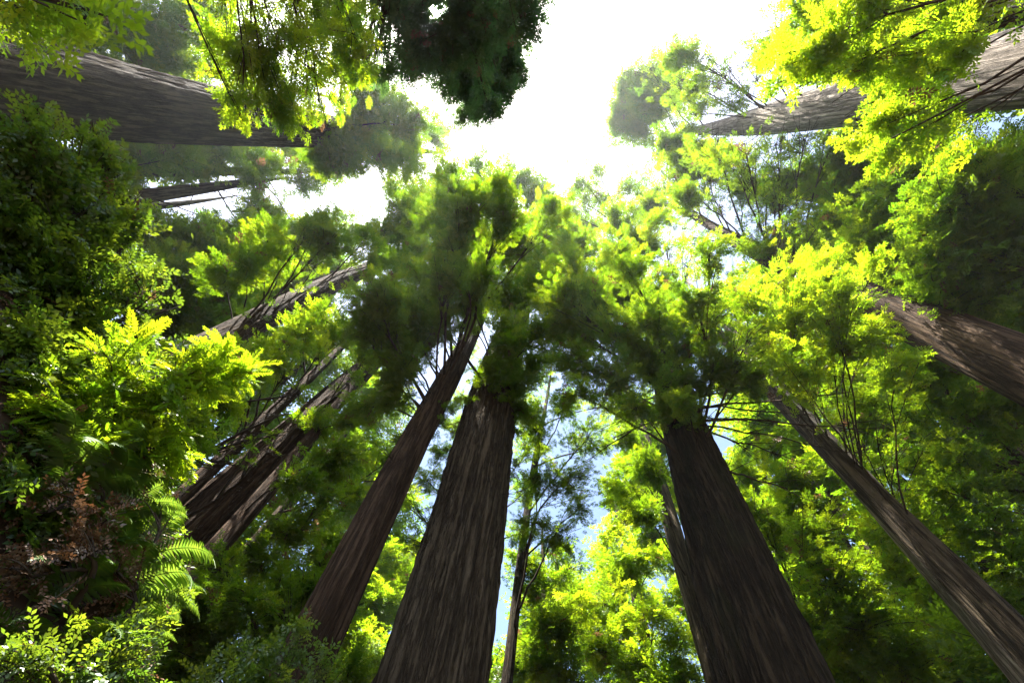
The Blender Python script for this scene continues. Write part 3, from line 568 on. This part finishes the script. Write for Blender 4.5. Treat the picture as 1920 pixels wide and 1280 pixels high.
for q in ((150, 900, .3), (250, 960, .3), (200, 1050, .35), (320, 1080, .35), (230, 1190, .35), (100, 1000, .25), (120, 1240, .3), (290, 1010, .3), (60, 900, .25)):
    p = ray_ground(q[0], q[1])
    if p is not None: BRIGHT.append((p, q[2], 'bank'))
def frond_mesh(L, n=26, seed=0, arch=.5):
    r = np.random.default_rng(seed); V = []
    xs = np.linspace(0, 1, 30); path = np.stack([L * xs * (1 - .18 * xs ** 2), 0.06 * L * np.sin(2.2 * xs + seed) * xs, L * arch * (xs * 1.5 - 1.75 * xs ** 2.1)], 1)
    for i in range(n):
        t = .12 + .87 * i / (n - 1); b = np.array([np.interp(t, xs, path[:, c]) for c in range(3)])
        tg = nrm(np.array([np.interp(min(t + .03, 1), xs, path[:, c]) for c in range(3)]) - b + (0.0 if t < .97 else np.array([1e-3, 0, 0])))
        s = nrm(np.cross([0, 0, 1], tg)); up = np.cross(tg, s)
        ln = L * .17 * (math.sin(math.pi * min(1, (.22 + t * .80))) ** .8 + .03) * r.uniform(.9, 1.08)
        for sd in (-1, 1):
            d = nrm(s * sd + tg * .28 + up * r.uniform(-.25, .1)); w = L * .026
            e = b + d * ln - up * ln * .12
            V += [b - tg * w * .5, b + tg * w * .5, b + d * ln * .65 + tg * w * .45, e]
            V += [b - tg * w * .5, b + d * ln * .65 + tg * w * .45, e, b + d * ln * .6 - tg * w * .25]
    V = np.array(V); t = Tubes(); t.add(path, np.linspace(.006, .0015, 30), 4)
    rv = np.concatenate(t.V); rq = np.concatenate(t.Q) + len(V)
    me = mesh_obj('frond', np.concatenate([V, rv]), np.concatenate([np.arange(len(V)).reshape(-1, 4), rq]), FERN,
                  tint=np.concatenate([np.repeat(np.clip(r.normal(.5, .15, len(V) // 8), 0, 1), 8), np.full(len(rv), .9)]))
    d = me.data; bpy.data.objects.remove(me); return d
FRONDS = [frond_mesh(.85, 30, s, a) for s, a in enumerate((.45, .55, .35, .6))]
def fern(label, px, py, az=None, n=9, size=1.0, dist=None):
    P = ray_ground(px, py)
    if dist: P = bank_dir(px, py, dist)
    elif P is None: return
    root = empty('sword_fern', tuple(P), label, 'fern', 'sword ferns on the bank')
    a0 = rng.uniform(0, 6.28)
    for i in range(n):
        o = bpy.data.objects.new('frond', FRONDS[i % 4]); link(o, root)
        s = size * rng.uniform(.6, .95); o.scale = (s, s, s)
        o.rotation_euler = (rng.uniform(-.2, .2), rng.uniform(-.75, -.15), a0 + i * 6.283 / n + rng.uniform(-.2, .2))
    if dist:
        st = Tubes(); g = P.copy(); g[2] = ground_h(P[0], P[1]) - .05
        st.add([g - P, np.zeros(3)], [.05, .03], 6); st.build('rootstock', TWIG, root)
for lab, px, py, n, s in (
        ('sword fern on the bank just below the black hollow', 215, 960, 9, .75), ('sword fern with fronds spread on the far left edge of the bank', 40, 990, 9, .8),
        ('bright sword fern arching beside the foot of the leaning clump', 285, 1130, 8, .62), ('dark bluish sword fern low at the left edge', 40, 1150, 9, .8),
        ('pale sunlit sword fern near the bottom of the bank', 200, 1220, 9, .62), ('sword fern under the glowing sapling sprays', 120, 880, 8, .8),
        ('sword fern at the left edge just above the dark bluish one', 60, 1060, 9, .9), ('sword fern in the brown patch, nearest the left edge', 70, 930, 9, .85), ('sword fern in the middle of the brown patch', 150, 975, 9, .85),
        ('sword fern at the right end of the brown patch', 235, 1055, 9, .8), ('sword fern low on the bank between the dead bush and the bottom bush', 165, 1130, 9, .85), ('sword fern on the brow above the dark gap', 270, 1190, 8, .7),
        ('sword fern in the very bottom left corner', 30, 1270, 8, .7), ('sword fern at the bottom edge below the dark gap', 300, 1275, 8, .55)):
    fern(lab, px, py, n=n, size=s)

for pd in PENDING: pd[0].build(*pd[1:])
# loose needles, twigs and small greenery over the bank: nobody could count them
def scatter(name, m, n, temps, L0, L1, flatness, pick):
    f = Foliage(); x = rng.uniform(-5.2, -.4, n); y = rng.uniform(-2.2, 5.2, n); s = -0.906 * x + .42 * y; h = ground_h(x, y)
    k = (s > .9) & (s < 5.2) & (h > .25) & pick(x, y)
    P = np.stack([x, y, h + rng.uniform(0, .10, n)], 1)[k]; D = rng.normal(0, 1, P.shape) * (1, 1, .5); N = np.array([.5, -.2, .8]) + rng.normal(0, flatness, P.shape)
    f.add(P, D, N, rng.uniform(L0, L1, len(P)), rng.random(len(P)), temps); o = f.build(name, m); o['kind'] = 'stuff'
    o['label'] = 'brown dead needles and twigs over the bank' if m is LITTER else 'small green plants over the bank'; o['category'] = 'ground cover'
scatter('leaf_litter', LITTER, 26000, LEAFY, .04, .09, .6, lambda x, y: np.sin(2.1 * x + 1) + np.sin(1.7 * y) > -.9)
scatter('undergrowth', SHRUB, 15000, LEAFY, .06, .14, .5, lambda x, y: np.sin(2.6 * x) + np.sin(2.3 * y + 1) > -.9)

# ground sheet, finer near the camera
ra = np.concatenate([[0], np.linspace(.5, 8, 46), np.geomspace(8.6, 120, 22)]); th = np.linspace(0, 2 * math.pi, 144, endpoint=False)
RR, TH = np.meshgrid(ra, th, indexing='ij'); gx, gy = RR * np.cos(TH), RR * np.sin(TH)
GV = np.stack([gx, gy, ground_h(gx, gy)], -1).reshape(-1, 3)
i = np.arange(len(ra) - 1)[:, None] * 144 + np.arange(144)[None]; j = np.arange(len(ra) - 1)[:, None] * 144 + (np.arange(144)[None] + 1) % 144
g = mesh_obj('ground', GV, np.stack([i, i + 144, j + 144, j], -1).reshape(-1, 4), SOIL, smooth=True); g['kind'] = 'structure'

# ------------------------------------------------------------------ misty air of the grove
HAZE = 0.00055
if HAZE:
    hv = np.array([(x, y, z) for z in (-3.0, 72.0) for x, y in ((-126, -126), (126, -126), (126, 126), (-126, 126))], float)
    hm, hn, hl = mat('misty_air'); ho = hn.new('ShaderNodeOutputMaterial'); hp = hn.new('ShaderNodeVolumePrincipled')
    hp.inputs['Color'].default_value = (.58, .61, .65, 1); hp.inputs['Density'].default_value = HAZE; hp.inputs['Anisotropy'].default_value = .68
    hl.new(hp.outputs[0], ho.inputs['Volume'])
    hz = mesh_obj('haze', hv, np.array([(3, 2, 1, 0), (4, 5, 6, 7), (0, 1, 5, 4), (1, 2, 6, 5), (2, 3, 7, 6), (3, 0, 4, 7)]), hm); hz['kind'] = 'stuff'
# ------------------------------------------------------------------ light
elev = math.asin(SUN[2])
ld = bpy.data.lights.new('sun', 'SUN'); ld.energy = 5.0; ld.angle = math.radians(.53); ld.color = (1.0, .95, .86)
lo = link(bpy.data.objects.new('sun', ld)); lo.rotation_euler = Vector(SUN).to_track_quat('Z', 'Y').to_euler(); lo.location = (0, 0, 90)
w = bpy.data.worlds.new('World'); SC.world = w; w.use_nodes = True
n = w.node_tree.nodes; l = w.node_tree.links; n.clear()
out = n.new('ShaderNodeOutputWorld'); bg = n.new('ShaderNodeBackground'); sky = n.new('ShaderNodeTexSky')
sky.sky_type = 'NISHITA'; sky.sun_disc = False; sky.sun_elevation = elev; sky.sun_rotation = math.atan2(SUN[0], SUN[1]); sky.dust_density = 2.0; sky.air_density = 1.0
bg.inputs['Strength'].default_value = 0.07
# bright hazy air round the sun
geo = n.new('ShaderNodeTexCoord'); dt = n.new('ShaderNodeVectorMath'); dt.operation = 'DOT_PRODUCT'; dt.inputs[1].default_value = tuple(SUN)
l.new(geo.outputs['Generated'], dt.inputs[0])
pw = n.new('ShaderNodeMath'); pw.operation = 'POWER'; pw.use_clamp = False
mxx = n.new('ShaderNodeMath'); mxx.operation = 'MAXIMUM'; mxx.inputs[1].default_value = 0; l.new(dt.outputs['Value'], mxx.inputs[0]); l.new(mxx.outputs[0], pw.inputs[0]); pw.inputs[1].default_value = 10
sc_ = n.new('ShaderNodeVectorMath'); sc_.operation = 'SCALE'; sc_.inputs[0].default_value = (1.0, .97, .92); 
ml = n.new('ShaderNodeMath'); ml.operation = 'MULTIPLY'; ml.inputs[1].default_value = 7.0; l.new(pw.outputs[0], ml.inputs[0]); l.new(ml.outputs[0], sc_.inputs['Scale'])
p2 = n.new('ShaderNodeMath'); p2.operation = 'POWER'; p2.inputs[1].default_value = 9000; l.new(mxx.outputs[0], p2.inputs[0])
m2 = n.new('ShaderNodeMath'); m2.operation = 'MULTIPLY_ADD'; m2.inputs[1].default_value = 300.0; l.new(p2.outputs[0], m2.inputs[0]); l.new(ml.outputs[0], m2.inputs[2]); l.new(m2.outputs[0], sc_.inputs['Scale'])
ad = n.new('ShaderNodeVectorMath'); ad.operation = 'ADD'; l.new(sky.outputs[0], ad.inputs[0]); l.new(sc_.outputs[0], ad.inputs[1])
l.new(ad.outputs[0], bg.inputs['Color']); l.new(bg.outputs[0], out.inputs[0])

# ------------------------------------------------------------------ camera, render
cd = bpy.data.cameras.new('camera'); cd.sensor_width = 36; cd.lens = 36 * F / 1920; cd.clip_end = 1000; cd.clip_start = .05
co = link(bpy.data.objects.new('camera', cd))
co.matrix_world = Matrix([[*M[k], CAM[k]] for k in range(3)] + [[0, 0, 0, 1]])
SC.camera = co
vs = SC.view_settings; SC.display_settings.display_device = 'sRGB'; vs.view_transform = 'Standard'; vs.look = 'None'; vs.gamma = 1; vs.exposure = 2.85
SC.render.engine = 'CYCLES'
c = SC.cycles; c.denoising_prefilter = 'NONE'; c.max_bounces = 7; c.diffuse_bounces = 4; c.glossy_bounces = 2; c.transmission_bounces = 5; c.transparent_max_bounces = 4; c.sample_clamp_indirect = 6; c.caustics_reflective = False; c.caustics_refractive = False
for s in STATS: print('TREE', *s)
for s in FAR: print('FAR', *s)
print('POLYS', sum(len(o.data.polygons) for o in SC.objects if o.type == 'MESH'))
